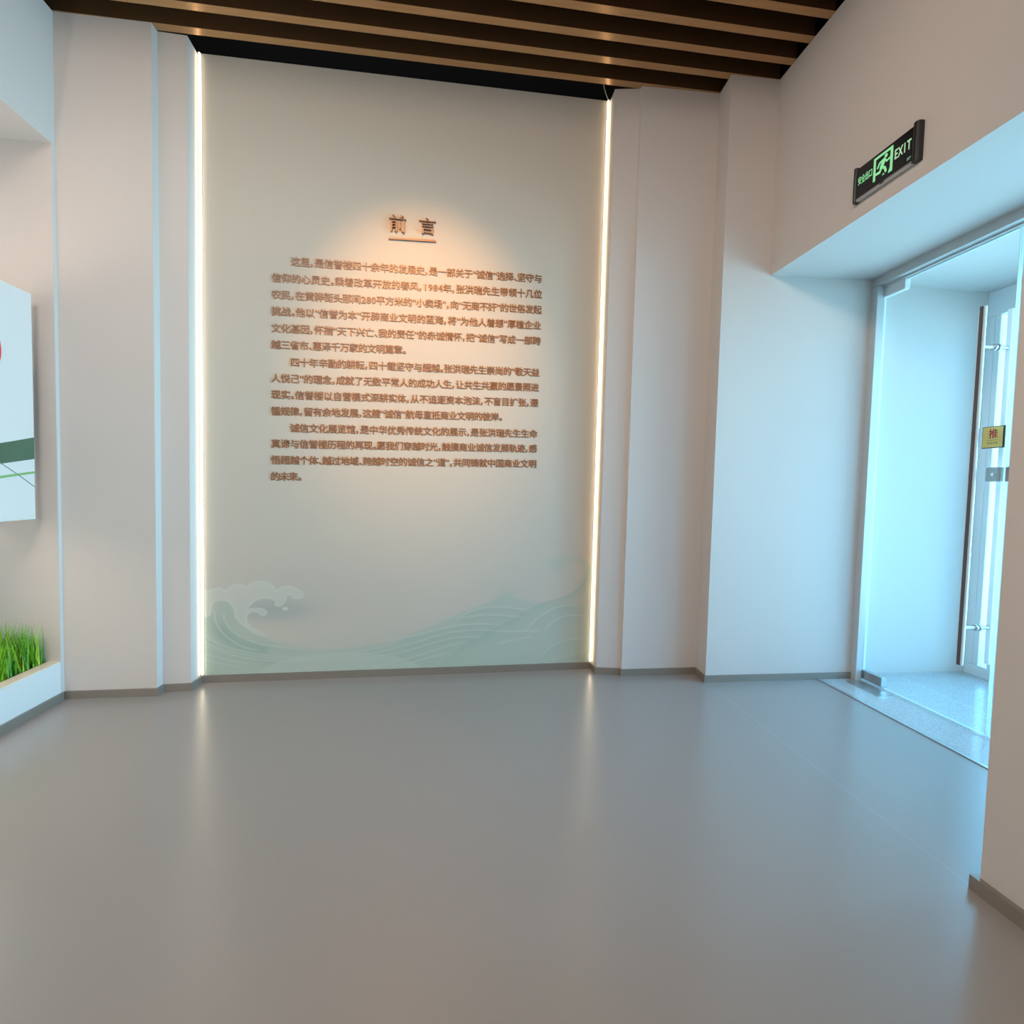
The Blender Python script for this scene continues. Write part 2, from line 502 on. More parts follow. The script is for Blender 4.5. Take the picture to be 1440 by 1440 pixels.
# ------------------------------------------------------------------ heading on the lettered wall
head = empty('wall_heading', P0, RZ)
tag(head, 'large two-character brown heading with underline at the top of the wall text', 'lettering')
D1, D0 = -0.016, -0.0005
ch1 = [   # serif character, unit square, strokes as outlines
    [(.20, 1.0), (.30, .97), (.42, .86), (.40, .80), (.35, .81)],
    [(.69, 1.0), (.85, .93), (.80, .91), (.66, .79), (.61, .80)],
    [(0, .775), (.02, .745), (1.0, .745), (1.0, .765), (.90, .84), (.82, .775)],
    [(.10, .66), (.205, .63), (.205, .10), (.19, .03), (.12, .0), (.105, .03), (.10, .3)],
    [(.17, .625), (.45, .625), (.45, .585), (.17, .585)],
    [(.40, .585), (.41, .66), (.51, .60), (.50, .56), (.50, .09), (.47, .02), (.40, .0), (.38, .04), (.33, .07), (.40, .09)],
    [(.19, .455), (.42, .455), (.42, .42), (.19, .42)],
    [(.19, .295), (.42, .295), (.42, .26), (.19, .26)],
    [(.61, .63), (.705, .61), (.69, .57), (.69, .20), (.61, .17)],
    [(.83, .69), (.945, .66), (.93, .62), (.93, .09), (.90, .0), (.83, -.03), (.80, .02), (.73, .06), (.83, .07)],
]
ch2 = [
    [(.40, 1.0), (.50, .97), (.58, .90), (.57, .85), (.52, .84), (.48, .91)],
    [(0, .80), (.02, .765), (1.0, .765), (1.0, .785), (.90, .87), (.82, .80)],
    [(.16, .63), (.18, .60), (.84, .60), (.84, .615), (.76, .69), (.69, .63)],
    [(.16, .46), (.18, .43), (.84, .43), (.84, .445), (.76, .52), (.69, .46)],
    [(.17, .32), (.28, .285), (.28, -.03), (.24, -.05), (.17, -.05)],
    [(.25, .285), (.80, .285), (.80, .245), (.25, .245)],
    [(.72, .285), (.74, .34), (.86, .275), (.83, .25), (.83, -.05), (.76, -.06), (.72, -.03)],
    [(.25, .055), (.75, .055), (.75, .015), (.25, .015)],
]
for strokes, (u0, u1, z0, z1) in ((ch1, (1.051, 1.152, 2.706, 2.806)), (ch2, (1.228, 1.330, 2.717, 2.806))):
    mb = MB()
    for i, s in enumerate(strokes):
        mb.slab([(u0 + (u1 - u0) * a, z0 + (z1 - z0) * b) for a, b in s], D1 - 0.0001 * i, D0)
    mb.build('character', M['title'], head)
mb = MB().slab([(1.050, 2.660), (1.330, 2.671), (1.331, 2.680), (1.318, 2.682), (1.050, 2.668)], D1 + .004, D0)
mb.build('underline', M['title'], head)

# ------------------------------------------------------------------ three paragraphs of raised text
LINES = [
    (0, '这里，是信誉楼四十余年的发展史，是一部关于“诚信”选择、坚守与', 0.500, 2.479, 1.995, 2.517),
    (0, '信仰的心灵史。乘着改革开放的春风，1984年，张洪瑞先生带领十几位', 0.394, 2.378, 1.998, 2.419),
    (0, '农民，在黄骅街头那间280平方米的“小卖场”，向“无商不奸”的世俗发起', 0.394, 2.282, 1.997, 2.322),
    (0, '挑战。他以“信誉为本”开辟商业文明的蓝海，将“为他人着想”厚植企业', 0.393, 2.187, 1.997, 2.224),
    (0, '文化基因，怀揣“天下兴亡、我的责任”的赤诚情怀，把“诚信”写成一部跨', 0.393, 2.090, 1.996, 2.128),
    (0, '越三省市、惠泽千万家的文明篇章。', 0.393, 1.995, 1.164, 2.015),
    (1, '四十年辛勤的耕耘，四十载坚守与超越。张洪瑞先生崇尚的“敬天益', 0.498, 1.900, 1.994, 1.932),
    (1, '人悦己”的理念，成就了无数平常人的成功人生，让共生共赢的愿景照进', 0.393, 1.801, 1.993, 1.835),
    (1, '现实。信誉楼以自营模式深耕实体，从不追逐资本泡沫，不盲目扩张，遵', 0.393, 1.706, 1.992, 1.738),
    (1, '循规律，留有余地发展，这艘“诚信”航母直抵商业文明的彼岸。', 0.393, 1.610, 1.766, 1.638),
    (2, '诚信文化展览馆，是中华优秀传统文化的展示，是张洪瑞先生生命', 0.498, 1.515, 1.991, 1.543),
    (2, '真谛与信誉楼历程的再现。愿我们穿越时光，触摸商业诚信发展轨迹，感', 0.393, 1.419, 1.991, 1.447),
    (2, '悟超越个体、越过地域、跨越时空的诚信之“道”，共同铸就中国商业文明', 0.393, 1.323, 1.991, 1.350),
    (2, '的未来。', 0.393, 1.226, 0.563, 1.228),
]
PAR = ['first paragraph of brown raised characters, directly below the underlined heading',
       'middle paragraph of brown raised characters on the white wall',
       'last paragraph of brown raised characters, ending with a short bottom line']
paras = []
for k in range(3):
    e = empty('wall_paragraph', P0, RZ)
    tag(e, PAR[k], 'lettering', 'paragraphs of the wall text')
    paras.append(e)
EM = 0.0555
for k, s, ua, za, ub, zb in LINES:
    mb = lay(MB(), s, ua, ub, za, (zb - za) / (1.6 if ub > 1.9 else (ub - ua)) if ub > 0.7 else 0.02, -0.0022, 0.015, 0.036, em=EM)
    mb.build('text_line', M['letter'], paras[k], fix=False)

# ------------------------------------------------------------------ printed wave mural at the foot of the lettered wall
MURAL = {
    'WATER': [(-0.005, 0.403), (0.067, 0.437), (0.079, 0.489), (0.119, 0.500), (0.184, 0.488), (0.250, 0.416), (0.254, 0.362), (0.282, 0.326), (0.340, 0.284), (0.424, 0.246), (0.542, 0.211), (0.662, 0.191), (0.801, 0.193), (0.969, 0.208), (1.139, 0.237), (1.254, 0.285), (1.415, 0.354), (1.545, 0.413), (1.655, 0.450), (1.732, 0.488), (1.787, 0.515), (1.832, 0.523), (1.878, 0.498), (1.970, 0.474), (2.028, 0.467)],
    'WATER2': [(1.452, 0.102), (1.549, 0.178), (1.659, 0.231), (1.748, 0.285), (1.848, 0.334), (1.961, 0.400), (2.063, 0.450), (2.156, 0.471), (2.249, 0.510), (2.318, 0.562), (2.352, 0.631), (2.362, 0.688)],
    'FOAM': [(-0.001, 0.543), (0.071, 0.555), (0.107, 0.567), (0.136, 0.552), (0.160, 0.566), (0.193, 0.585), (0.229, 0.585), (0.254, 0.574), (0.278, 0.593), (0.324, 0.602), (0.373, 0.594), (0.407, 0.573), (0.422, 0.548), (0.448, 0.565), (0.490, 0.571), (0.533, 0.560), (0.567, 0.537), (0.577, 0.514), (0.562, 0.497), (0.529, 0.492), (0.514, 0.503), (0.503, 0.518), (0.482, 0.511), (0.475, 0.484), (0.457, 0.457), (0.432, 0.447), (0.414, 0.458), (0.415, 0.480), (0.390, 0.494), (0.353, 0.497), (0.315, 0.488), (0.282, 0.464), (0.262, 0.434), (0.287, 0.440), (0.332, 0.439), (0.361, 0.428), (0.369, 0.409), (0.357, 0.394), (0.336, 0.394), (0.324, 0.406), (0.291, 0.418), (0.268, 0.407), (0.256, 0.380), (0.262, 0.353), (0.282, 0.324), (0.340, 0.293), (0.361, 0.269), (0.307, 0.285), (0.241, 0.331), (0.196, 0.381), (0.184, 0.435), (0.152, 0.480), (0.107, 0.489), (0.071, 0.472), (0.055, 0.402), (-0.002, 0.385)],
    'DROP': [(0.472, 0.433)],
    'SKY': [(0.424, 0.404)],
    'La': [(0.079, 0.437), (0.083, 0.375), (0.111, 0.312), (0.159, 0.258), (0.241, 0.206), (0.341, 0.181)],
    'Lb': [(0.129, 0.427), (0.137, 0.365), (0.176, 0.306), (0.241, 0.260), (0.324, 0.226), (0.441, 0.200), (0.577, 0.178)],
    'Lc': [(0.006, 0.301), (0.078, 0.242), (0.159, 0.204), (0.282, 0.169), (0.450, 0.141), (0.620, 0.131), (0.802, 0.141), (0.969, 0.169), (1.140, 0.204)],
    'Ld': [(0.002, 0.262), (0.078, 0.211), (0.184, 0.177), (0.324, 0.145), (0.492, 0.124), (0.663, 0.119), (0.837, 0.129), (1.014, 0.151), (1.140, 0.177)],
    'Le': [(0.002, 0.227), (0.119, 0.179), (0.258, 0.138), (0.374, 0.121), (0.543, 0.111), (0.706, 0.107), (0.855, 0.105), (1.014, 0.123), (1.140, 0.145)],
    'Lf': [(0.002, 0.182), (0.094, 0.148), (0.200, 0.118), (0.282, 0.102)],
    'Lg': [(0.001, 0.147), (0.094, 0.117), (0.184, 0.092), (0.241, 0.081)],
    'Lh': [(1.006, 0.058), (1.141, 0.095)],
    'Li': [(1.513, 0.357), (1.611, 0.406), (1.700, 0.423), (1.790, 0.422), (1.881, 0.413), (1.973, 0.394)],
    'Lj': [(1.502, 0.352), (1.612, 0.367), (1.723, 0.374), (1.836, 0.363), (1.928, 0.355)],
    'Lk': [(1.096, 0.218), (1.255, 0.252), (1.416, 0.293), (1.547, 0.312), (1.680, 0.315), (1.792, 0.305)],
    'Ll': [(1.097, 0.167), (1.255, 0.208), (1.417, 0.254), (1.548, 0.273), (1.658, 0.276), (1.771, 0.268)],
    'Lm': [(1.097, 0.125), (1.256, 0.170), (1.417, 0.215), (1.548, 0.234), (1.660, 0.225)],
    'Ln': [(1.098, 0.081), (1.257, 0.120), (1.418, 0.170), (1.549, 0.200)],
    'Lo': [(1.162, 0.057), (1.311, 0.102), (1.451, 0.130)],
    'Lp': [(1.953, 0.269), (2.032, 0.347), (2.123, 0.403), (2.204, 0.425), (2.334, 0.429)],
    'Lq': [(2.069, 0.255), (2.126, 0.311), (2.195, 0.350), (2.277, 0.360), (2.349, 0.353)],
    'Lr': [(2.039, 0.072), (2.107, 0.139), (2.176, 0.181), (2.258, 0.198), (2.378, 0.203)],
    'Ls': [(2.133, 0.057), (2.226, 0.089), (2.321, 0.109), (2.386, 0.125)],
    'Lt': [(1.773, 0.183), (1.886, 0.208), (2.000, 0.222)],
    'Lu': [(1.748, 0.268), (1.862, 0.262), (1.976, 0.263), (2.046, 0.256)],
    'CURL': [(2.102, 0.734), (2.183, 0.757), (2.265, 0.745), (2.325, 0.717), (2.351, 0.665), (2.341, 0.608), (2.307, 0.556)],
    'TUFT': [(2.149, 0.706)]
}



def catmull(pts, n=8):
    P = np.array([pts[0]] + list(pts) + [pts[-1]], float)
    out = []
    for i in range(1, len(P) - 2):
        for t in np.linspace(0, 1, n, endpoint=False):
            a, b, c, d = P[i - 1], P[i], P[i + 1], P[i + 2]
            out.append(0.5 * (2 * b + (c - a) * t + (2 * a - 5 * b + 4 * c - d) * t * t + (3 * b - a - 3 * c + d) * t ** 3))
    out.append(P[-2])
    return np.array(out)


def inside(px, py, poly):
    r = np.zeros(px.shape, bool)
    n = len(poly)
    for i in range(n):
        x0, y0 = poly[i]; x1, y1 = poly[(i + 1) % n]
        if y0 == y1: continue
        c = ((y0 > py) != (y1 > py)) & (px < (x1 - x0) * (py - y0) / (y1 - y0) + x0)
        r ^= c
    return r


def dist(px, py, line):
    d = np.full(px.shape, 9.0); tt = np.zeros(px.shape)
    n = len(line) - 1
    for i in range(n):
        ax, ay = line[i]; bx, by = line[i + 1]
        l2 = (bx - ax) ** 2 + (by - ay) ** 2 + 1e-12
        t = np.clip(((px - ax) * (bx - ax) + (py - ay) * (by - ay)) / l2, 0, 1)
        q = np.hypot(px - ax - t * (bx - ax), py - ay - t * (by - ay))
        m = q < d
        d[m] = q[m]; tt[m] = (i + t[m]) / n
    return d, tt


def smooth(e0, e1, x):
    t = np.clip((x - e0) / (e1 - e0), 0, 1)
    return t * t * (3 - 2 * t)


U0, U1, V0, V1, STEP = 0.024, PW - 0.022, 0.043, 0.80, 0.0042
nu, nv = int((U1 - U0) / STEP) + 1, int((V1 - V0) / STEP) + 1
gu, gv = np.meshgrid(np.linspace(U0, U1, nu), np.linspace(V0, V1, nv))
paper = np.array([0.548, 0.500, 0.432])   # the bare canvas
green = np.array([0.385, 0.475, 0.40]); deep = np.array([0.25, 0.36, 0.315]); foam = np.array([0.565, 0.575, 0.51]); dusk = np.array([0.33, 0.37, 0.36])
colr = np.ones((nv, nu, 3)) * paper


def over(c, a):
    global colr
    colr = colr * (1 - a[..., None]) + c * a[..., None]


# grey dusk behind the breaking crest
sx_, sy_ = MURAL['SKY'][0]
over(dusk, 0.72 * np.exp(-(((gu - sx_ + .03) / 0.24) ** 2 + ((gv - sy_ - 0.02) / 0.075) ** 2)))
over(dusk, 0.16 * np.exp(-(((gu - 0.30) / 0.5) ** 2 + ((gv - 0.55) / 0.16) ** 2)))
# water bodies
w1 = catmull(MURAL['WATER'])
poly = list(map(tuple, w1)) + [(2.03, 0.44), (2.42, 0.44), (2.42, 0.0), (-0.02, 0.0)]
m1 = inside(gu, gv, poly)
d1, t1 = dist(gu, gv, w1)
over(green, np.where(m1, 0.55 * smooth(0, 0.03, d1) + 0.12, 0.0) * np.where(gu > 1.7, 1 - 0.3 * smooth(1.7, 2.0, gu), 1))
w2 = catmull(MURAL['WATER2'])
poly2 = list(map(tuple, w2)) + [(2.42, 0.69), (2.42, 0.0), (1.35, 0.0)]
m2 = inside(gu, gv, poly2)
d2, t2 = dist(gu, gv, w2)
over(green, np.where(m2, 0.16 + 0.42 * np.exp(-d2 / 0.075), 0.0))
over(deep, np.where(m2, 0.22 * np.exp(-d2 / 0.025), 0.0))
# crescent shade inside the big wave
cres = catmull(MURAL['La'])
dc, tc_ = dist(gu, gv, cres)
over(deep, np.where(m1, 0.60 * np.exp(-((dc - 0.008) / 0.032) ** 2) * smooth(0.05, 0.5, tc_), 0) * (gu < cres[-1][0] + .2))
# water strands: a pale line with a darker band beneath
for key, wd, dk in (('La', .005, .12), ('Lb', .0048, .28), ('Lc', .0048, .34), ('Ld', .0048, .30), ('Le', .0048, .22), ('Lf', .004, .16), ('Lg', .004, .12), ('Lh', .0048, .2),
                    ('Li', .005, .30), ('Lj', .0048, .28), ('Lk', .0055, .34), ('Ll', .0048, .42), ('Lm', .0048, .40), ('Ln', .0048, .26), ('Lo', .005, .16),
                    ('Lp', .006, .22), ('Lq', .006, .22), ('Lr', .006, .24), ('Ls', .006, .2), ('Lt', .007, .12), ('Lu', .007, .14)):
    ln = catmull(MURAL[key])
    d, t = dist(gu, gv, ln)
    # side below the line
    yy = np.interp(gu, ln[:, 0], ln[:, 1]) if np.all(np.diff(ln[:, 0]) > 0) else None
    fade = smooth(0, 0.12, t) * (1 - smooth(0.86, 1.0, t))
    if yy is not None:
        dv = yy - gv
        over(deep, dk * np.where((dv > -0.003) & (gu > ln[0, 0]) & (gu < ln[-1, 0]), np.exp(-np.maximum(dv, 0) / 0.028), 0) * fade)
    over(foam, 0.62 * np.exp(-(d / wd) ** 2) * (0.25 + 0.75 * fade))
# pale low swell in front
sw = ((gu - 0.80) / 0.52) ** 2 + ((gv - 0.0) / 0.165) ** 2
over(foam * np.array([.93, .97, .95]), 0.6 * (1 - smooth(0.86, 1.0, sw)))
# foam crest
fo = catmull(MURAL['FOAM'], 4)
fm = inside(gu, gv, list(map(tuple, fo)))
df, _ = dist(gu, gv, fo)
over(foam, np.where(fm, 0.55 + 0.35 * np.exp(-df / 0.012), 0.9 * np.exp(-(df / 0.003) ** 2) * 0.5))
dx_, dy_ = MURAL['DROP'][0]
over(foam, 0.95 * (1 - smooth(0.7, 1.0, ((gu - dx_) / 0.020) ** 2 + ((gv - dy_) / 0.012) ** 2)))
# curl and spray tuft by the far light strip
cu = catmull(MURAL['CURL'])
d, t = dist(gu, gv, cu)
over(green, 0.55 * np.exp(-(d / 0.028) ** 2) * smooth(0, 0.2, t))
tx, ty = MURAL['TUFT'][0]
over(green, 0.55 * np.exp(-(((gu - tx) / 0.06) ** 2 + ((gv - ty) / 0.05) ** 2)))
over(green, 0.30 * np.exp(-(((gu - 1.83) / 0.09) ** 2 + ((gv - 0.53) / 0.045) ** 2)))
# pale mist low down and fade-out into the bare wall at the top
over(green * 1.12, 0.34 * (1 - smooth(0.04, 0.42, gv)))
top = smooth(V1 - 0.10, V1 - 0.01, gv)
over(paper, top)

vx = np.stack([gu.ravel(), np.full(gu.size, -0.0012), gv.ravel()], 1)
idx = np.arange(nu * nv).reshape(nv, nu)
q = np.stack([idx[:-1, :-1].ravel(), idx[:-1, 1:].ravel(), idx[1:, 1:].ravel(), idx[1:, :-1].ravel()], 1)
me = bpy.data.meshes.new('wave_mural')
me.from_pydata(vx.tolist(), [], q.tolist())
ca = me.color_attributes.new('print', 'FLOAT_COLOR', 'POINT')
ca.data.foreach_set('color', np.concatenate([colr.reshape(-1, 3), np.ones((nu * nv, 1))], 1).astype(np.float32).ravel())
mm, N, L, P = new_mat('mural_print')
at = N.new('ShaderNodeVertexColor'); at.layer_name = 'print'
L.new(at.outputs['Color'], P.inputs['Base Color'])
P.inputs['Roughness'].default_value = 0.75; P.inputs['Specular IOR Level'].default_value = 0.25
me.materials.append(mm)
mo = bpy.data.objects.new('wave_mural', me)
COL.objects.link(mo)
mo.location = P0; mo.rotation_euler = (0, 0, RZ)
tag(mo, 'faint green sea wave print along the foot of the lettered wall', 'mural')

# ------------------------------------------------------------------ exit sign on the header
sg = empty('exit_sign', (1.945, 2.204, 2.69), -math.pi / 2)
tag(sg, 'black emergency exit sign with glowing green running figure on the header wall', 'exit sign')
MB().box(-0.150, 0.150, -0.022, -0.0005, -0.070, 0.070).build('sign_face', M['black_glass'], sg, bevel=0.001)


def cap(x0, x1, parent):
    mb = MB()
    pts = []
    for i in range(9):
        t = math.pi * i / 8
        pts.append((0.5 * (x0 + x1) - 0.5 * (x1 - x0) * math.cos(t), -0.014 - 0.016 * math.sin(t)))
    pts += [(x1, -0.0005), (x0, -0.0005)]
    mb.prism(pts, -0.083, 0.079)
    return mb.build('end_cap', M['black'], parent, bevel=0.0015)


cap(0.150, 0.184, sg)
cap(-0.172, -0.150, sg)
MB().box(-0.150, 0.150, -0.024, -0.001, -0.082, -0.0705).build('lamp_bar', M['steel'], sg, bevel=0.002)
mb = MB().box(-0.012, 0.012, -0.0245, -0.0235, -0.080, -0.073)
mb.build('lamp_bar_label', M['black_print'], sg)
YF, YB = -0.0235, -0.0222
mb = MB()
mb.slab([(-.052, -.047), (-.040, -.047), (-.040, .046), (.040, .046), (.040, -.030), (.031, -.052), (.053, -.052), (.053, .057), (-.052, .057)], YF, YB)
mb.build('door_pictogram', M['green'], sg)
mb = MB()
cx_, cz_, rr = 0.016, 0.034, 0.0085
mb.slab([(cx_ + rr * math.cos(2 * math.pi * i / 16), cz_ + rr * math.sin(2 * math.pi * i / 16)) for i in range(16)], YF, YB)


def limb(pts, w):
    for (a, b), (c, d) in zip(pts[:-1], pts[1:]):
        l = math.hypot(c - a, d - b); nx, nz = -(d - b) / l * w, (c - a) / l * w
        mb.slab([(a - nx, b - nz), (c - nx, d - nz), (c + nx, d + nz), (a + nx, b + nz)], YF, YB)
    for a, b in pts:
        mb.slab([(a + w * math.cos(2 * math.pi * i / 10), b + w * math.sin(2 * math.pi * i / 10)) for i in range(10)], YF - .0001, YB)


limb([(0.005, 0.020), (-0.006, -0.004)], 0.0095)                   # trunk
limb([(0.006, 0.024), (0.022, 0.008), (0.037, 0.012)], 0.0042)     # forward arm
limb([(0.000, 0.024), (-0.018, 0.020), (-0.028, 0.004)], 0.0042)   # rear arm
limb([(-0.006, -0.005), (-0.016, -0.022), (-0.037, -0.020)], 0.0055)  # rear leg
limb([(-0.004, -0.006), (0.012, -0.016), (0.018, -0.034)], 0.0055)  # front leg
mb.build('running_figure', M['green'], sg)
mb = MB().slab([(-.001, -.044), (.012, -.044), (.007, -.036)], YF, YB)
mb.build('arrow_mark', M['green'], sg)


def flat_text(s, x0, x1, z_mid, h, bold, depth, squeeze, material, name, parent, digits=0.6, em=None):
    mb = lay(MB(), s, x0, x1, z_mid, 0.0, depth, bold, 0.012, em=em or h / 0.74, squeeze=squeeze, digits=digits, ymid=0.36)
    return mb.build(name, material, parent, fix=False)


flat_text('EXIT', 0.062, 0.143, 0.008, 0.043, 0.014, YB - 0.0004, 0.58, M['pale_green'], 'exit_lettering', sg)
flat_text('安全出口', -0.143, -0.060, 0.007, 0.036, 0.006, YB - 0.0004, 0.55, M['green'], 'chinese_lettering', sg, em=0.040)
mb = MB().slab([(.128, -.052), (.147, -.052), (.147, -.047), (.128, -.047)], YF, YB).slab([(.128, -.058), (.142, -.058), (.142, -.055), (.128, -.055)], YF, YB)
mb.build('small_sticker', mat('pale_green_sticker', (0.25, 0.55, 0.45), 0.5), sg)

# ------------------------------------------------------------------ glass entrance: frame, leaf, fittings, handle
mb = MB().box(2.632, 2.672, 3.000, 3.058, 0, 2.505).box(2.672, 2.70, 3.022, 3.058, 0, 2.50)
mb.box(2.632, 2.712, 1.338, 3.058, 2.507, 2.562).box(2.672, 2.712, 1.338, 3.022, 2.499, 2.507)
tag(mb.build('trim_2', M['frame'], bevel=0.002), 'white metal frame around the frameless glass door', 'door frame', kind='structure')


def glass_leaf(name, ya, yb, label):
    d = empty(name, (2.70, ya, 0.0), -math.pi / 2)
    tag(d, label, 'door', 'glass leaves of the inner entrance', kind='structure')
    w = ya - yb
    MB().box(0, w, -0.006, 0.006, 0.012, 2.495).build('glass_pane', M['glass'], d)
    mb = MB()
    for q in (0.0, w):
        mb.box(q - 0.0008, q + 0.0008, -0.0058, 0.0058, 0.013, 2.494)
    mb.box(0, w, -0.0058, 0.0058, 0.0105, 0.012).box(0, w, -0.0058, 0.0058, 2.495, 2.4965)
    mb.build('glass_edge', M['glass_edge'], d)
    return d


d1_ = glass_leaf('door_1', 3.012, 2.236, 'clear glass door leaf with a bronze pull bar and gold push plate')
d2_ = glass_leaf('door_2', 2.226, 1.45, 'second clear glass door leaf, mostly behind the white pier')
for dd, flip in ((d1_, False), (d2_, True)):
    w = 0.776
    X = (lambda a: w - a) if flip else (lambda a: a)
    for z0, z1, nm in ((2.438, 2.500, 'top_hinge'), (0.014, 0.072, 'bottom_hinge')):
        a, b = sorted((X(-0.004), X(0.155)))
        MB().box(a, b, -0.017, 0.017, z0, z1).build(nm, M['alu'] if nm == 'top_hinge' else M['steel'], dd, bevel=0.002)
    # lock body at the meeting edge
    a, b = sorted((X(0.700), X(0.770)))
    lk = MB().box(a, b, -0.018, 0.018, 1.283, 1.354).build('lock', mat('grey_lock_metal', (0.33, 0.33, 0.31), 0.35, metal=0.6), dd, bevel=0.003)
    mb = MB()
    mb.tube([(0.5 * (a + b), -0.0178, 1.318), (0.5 * (a + b), -0.021, 1.318)], 0.008, 16)
    mb.build('lock_cylinder', M['steel'], lk)
    if flip:
        continue
    # full height pull bar on both faces
    hb = MB().box(X(0.694) - 0.017, X(0.694) + 0.017, -0.094, -0.080, 0.345, 2.148).build('pull_handle', M['alu'], dd, bevel=0.004)
    MB().box(X(0.694) - 0.0085, X(0.694) + 0.0085, -0.0965, -0.094, 0.346, 2.147).build('grip_inlay', M['dark_metal'], hb)
    MB().box(X(0.694) - 0.013, X(0.694) + 0.013, 0.066, 0.088, 0.345, 2.148).build('outer_bar', M['alu'], hb, bevel=0.004)
    for z in (0.537, 1.953):
        mb = MB().tube([(X(0.694), -0.081, z), (X(0.694), 0.068, z)], 0.009, 16)
        mb.tube([(X(0.694), -0.014, z), (X(0.694), -0.0062, z)], 0.017, 20).tube([(X(0.694), 0.0062, z), (X(0.694), 0.014, z)], 0.017, 20)
        mb.build('handle_standoff', M['steel'], hb, smooth=False)
# push plate stuck on the glass
ps = empty('push_plate', (2.6935, 2.292, 1.504), -math.pi / 2)
tag(ps, 'square gold push plate with red character stuck on the glass door above the lock', 'sign')
MB().box(-0.053, 0.053, -0.006, -0.0005, -0.054, 0.054).build('plate_edge', M['black'], ps)
MB().box(-0.050, 0.047, -0.0072, -0.006, -0.050, 0.051).build('plate_face', M['gold'], ps)
flat_text('推', -0.021, 0.023, 0.017, 0.046, 0.010, -0.0076, 0.95, M['red'], 'red_character', ps, em=0.050)
MB().box(-0.030, 0.022, -0.0076, -0.0072, -0.0150, -0.0138).build('divider_line', M['black_print'], ps)
flat_text('PUSH', -0.026, 0.024, -0.029, 0.011, 0.02, -0.0075, 1.0, M['black_print'], 'push_lettering', ps, digits=1.0, em=0.014)
# floor spring cover let into the granite
fs = MB().box(2.560, 2.665, 2.74, 3.0, -0.01, 0.0035).build('floor_spring_cover', M['steel'], bevel=0.001)
tag(fs, 'flat metal floor spring cover below the glass door hinge', 'floor plate')
# outer glazing of the entrance
mb = MB()
for ya, yb in ((3.068, 3.120), (3.030, 3.066), (2.895, 2.972), (1.93, 2.00), (0.40, 0.46)):
    mb.box(3.552, 3.608, ya, yb, 0.0755, 2.3995)
mb.box(3.55, 3.61, 0.40, 3.12, 2.40, 2.565).box(3.55, 3.61, 0.40, 3.12, 0.0, 0.075)
wn = tag(mb.build('window_1', M['alu'], bevel=0.003), 'white framed outer glazing of the entrance, beyond the glass door', 'window', kind='structure')
MB().box(3.578, 3.586, 0.42, 3.1, 0.05, 2.42).build('window_pane', M['glass'], wn)
tag(MB().box(3.62, 4.6, -1, 3.5, -0.12, -0.02).build('ground', M['pave']), 'pale paved doorstep outside the entrance', 'ground', kind='structure')

# ------------------------------------------------------------------ display board in the niche
db = empty('display_board', (-2.09, 2.93, 0.0), math.pi / 2)
tag(db, 'white wall-hung display board with green ribbon print in the niche', 'display board')
MB().box(-2.2, 0.0, 0.0, 0.045, 0.975, 2.105).build('board_panel', M['board'], db, bevel=0.002)


def strip_poly(pts_top, pts_bot):
    return pts_top + pts_bot[::-1]


def ribbon(top, bot, name, material, y=-0.0012):
    t = catmull(top, 6); b = catmull(bot, 6)
    mb = MB()
    for i in range(len(t) - 1):
        mb.slab([tuple(t[i]), tuple(b[i]), tuple(b[i + 1]), tuple(t[i + 1])], y, -0.0001)
    return mb.build(name, material, db)


ribbon([(-1.3, 1.16), (-0.8, 1.26), (-0.4, 1.31), (-0.205, 1.345), (-0.001, 1.390)],
       [(-1.3, 1.10), (-0.8, 1.16), (-0.4, 1.21), (-0.205, 1.248), (-0.001, 1.281)], 'green_ribbon_print', M['green_band'])
ribbon([(-1.3, 1.10), (-0.8, 1.13), (-0.4, 1.165), (-0.205, 1.192), (-0.001, 1.219)],
       [(-1.3, 1.09), (-0.8, 1.118), (-0.4, 1.150), (-0.205, 1.180), (-0.001, 1.208)], 'light_green_line_print', M['green_line'], -0.0016)
ribbon([(-1.0, 1.62), (-0.6, 1.43), (-0.205, 1.254), (-0.001, 1.140)],
       [(-1.0, 1.617), (-0.6, 1.427), (-0.205, 1.250), (-0.001, 1.136)], 'thin_line_print', M['grey_line'], -0.0020)
mb = MB()
mb.slab([(-0.335 + 0.15 * math.cos(2 * math.pi * i / 48), 1.778 + 0.15 * math.sin(2 * math.pi * i / 48)) for i in range(48)], -0.0012, -0.0001)
mb.build('red_circle_print', M['red_dot'], db)
for nm, z0, z1 in (('back_light', 2.085, 2.099), ('back_light', 0.981, 0.995)):
    MB().box(-2.1, -0.30, 0.056, 0.072, z0, z1).build(nm, M['led_cool'], db)
MB().box(-2.05, -0.15, 0.072, 0.368, 1.2, 1.9).build('mounting_box', M['board'], db)

# ------------------------------------------------------------------ planter with grass
pb = empty('planter_box', (-2.03, 3.0, 0.0), math.pi / 2)
tag(pb, 'long low white planter trough under the display board, filled with grass', 'planter')
MB().box(-2.7, -0.005, 0.0, 0.018, 0.043, 0.205).build('front_panel', M['planter'], pb)
MB().box(-2.7, -0.005, 0.0, 0.062, 0.2055, 0.213).build('top_lip', M['lip'], pb)
MB().box(-2.7, -0.005, 0.019, 0.435, 0.05, 0.172).build('soil', M['soil'], pb)

mb = MB()
rg = random.Random(5)


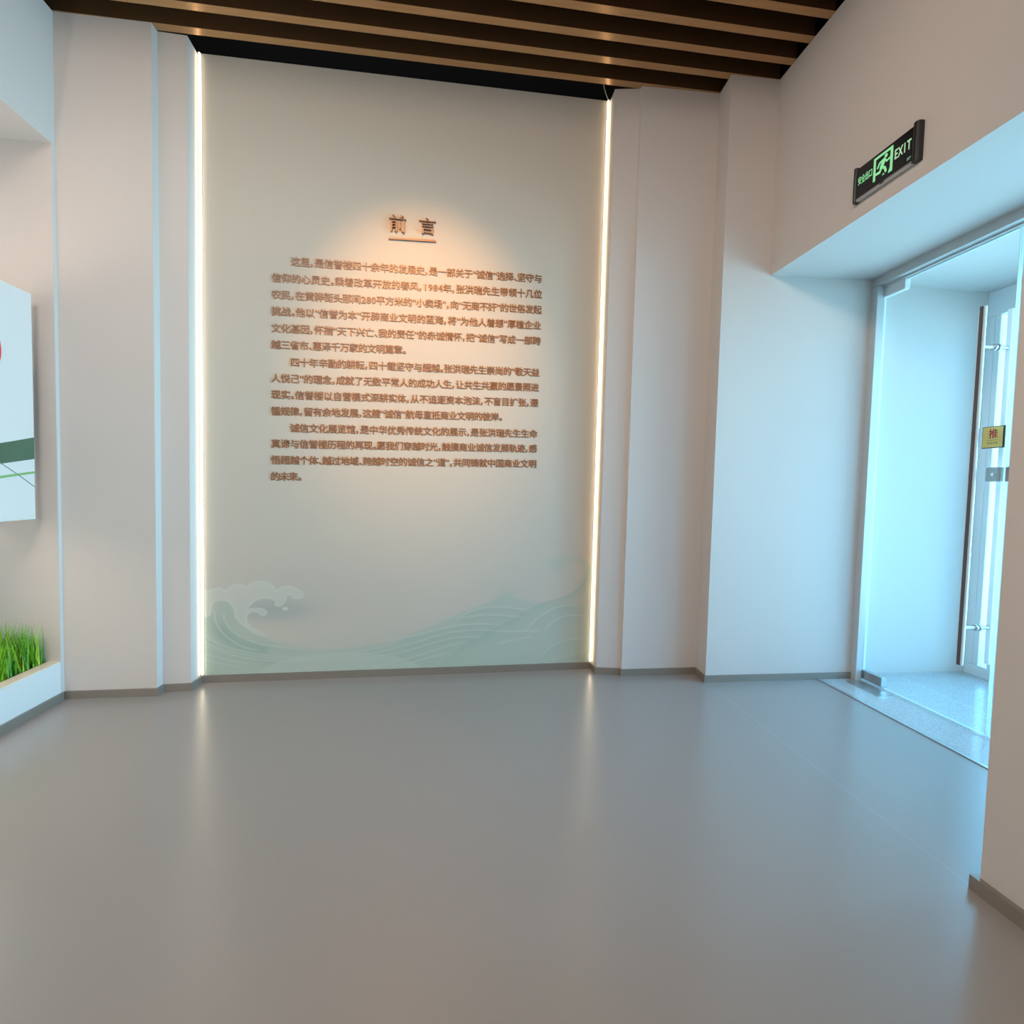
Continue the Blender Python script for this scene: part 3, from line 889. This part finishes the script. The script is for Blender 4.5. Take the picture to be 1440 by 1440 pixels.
def blade(x, y, h, w, lean, bend, az, m):
    n = 5
    ca_, sa_ = math.cos(az), math.sin(az)
    v = []
    for i in range(n + 1):
        t = i / n
        off = lean * t + bend * t * t
        z = h * (t - 0.25 * abs(bend) / max(h, .01) * t * t)
        ww = w * (1 - t ** 1.8) * 0.5 + 0.0003
        cxp, cyp = x + off * ca_, y + off * sa_
        v.append((cxp - sa_ * ww, cyp + ca_ * ww, z)); v.append((cxp + sa_ * ww, cyp - ca_ * ww, z))
    mb.add([(a, b, c + 0.17) for a, b, c in v], [(2 * i, 2 * i + 1, 2 * i + 3, 2 * i + 2) for i in range(n)], m)


tufts = []
yy = 2.972
while yy > 0.9:
    for k in range(3):
        tufts.append((rg.uniform(-2.40, -2.105), yy + rg.uniform(-.02, .02)))
    yy -= 0.024
for tx_, ty_ in tufts:
    n = rg.randint(26, 36)
    hh = rg.uniform(0.19, 0.27)
    mm_ = 1 if ty_ > 2.78 and rg.random() < .8 else (0 if rg.random() < .75 else 1)
    for k in range(n):
        az = rg.uniform(0, 2 * math.pi)
        h = hh * rg.uniform(0.55, 1.18)
        lean = rg.uniform(0.0, 0.075); bend = max(0, rg.gauss(0.025, 0.035))
        x = tx_ + rg.gauss(0, 0.018); y = ty_ + rg.gauss(0, 0.018)
        tip = x + (lean + bend) * math.cos(az)
        tipy = y + (lean + bend) * math.sin(az)
        if tip > -2.06 or tip < -2.46: az = math.pi - az if tip > -2.06 else 0.3
        if y + (lean + bend) * math.sin(az) > 2.988: az = -abs(az) if math.sin(az) > 0 else az
        y = min(y, 2.985)
        x = min(max(x, -2.455), -2.097)
        blade(x, y, h, rg.uniform(0.0045, 0.0085), lean, bend, az, mm_ if rg.random() < .8 else 2)
for k in range(26):
    blade(rg.uniform(-2.16, -2.11), rg.uniform(1.2, 2.85), 0.13, 0.005, 0.02, rg.uniform(.10, .2), rg.choice([-1.5, 1.4]) + rg.uniform(-.25, .25), 0)
gm = [mat('grass_green', (0.27, 0.56, 0.015), 0.45), mat('grass_deep_green', (0.09, 0.33, 0.02), 0.45), mat('grass_yellow_green', (0.44, 0.64, 0.05), 0.45)]
go = mb.build('planter_grass', gm, fix=False)
tag(go, 'dense upright bright green grass growing in the white planter', 'grass', kind='stuff')
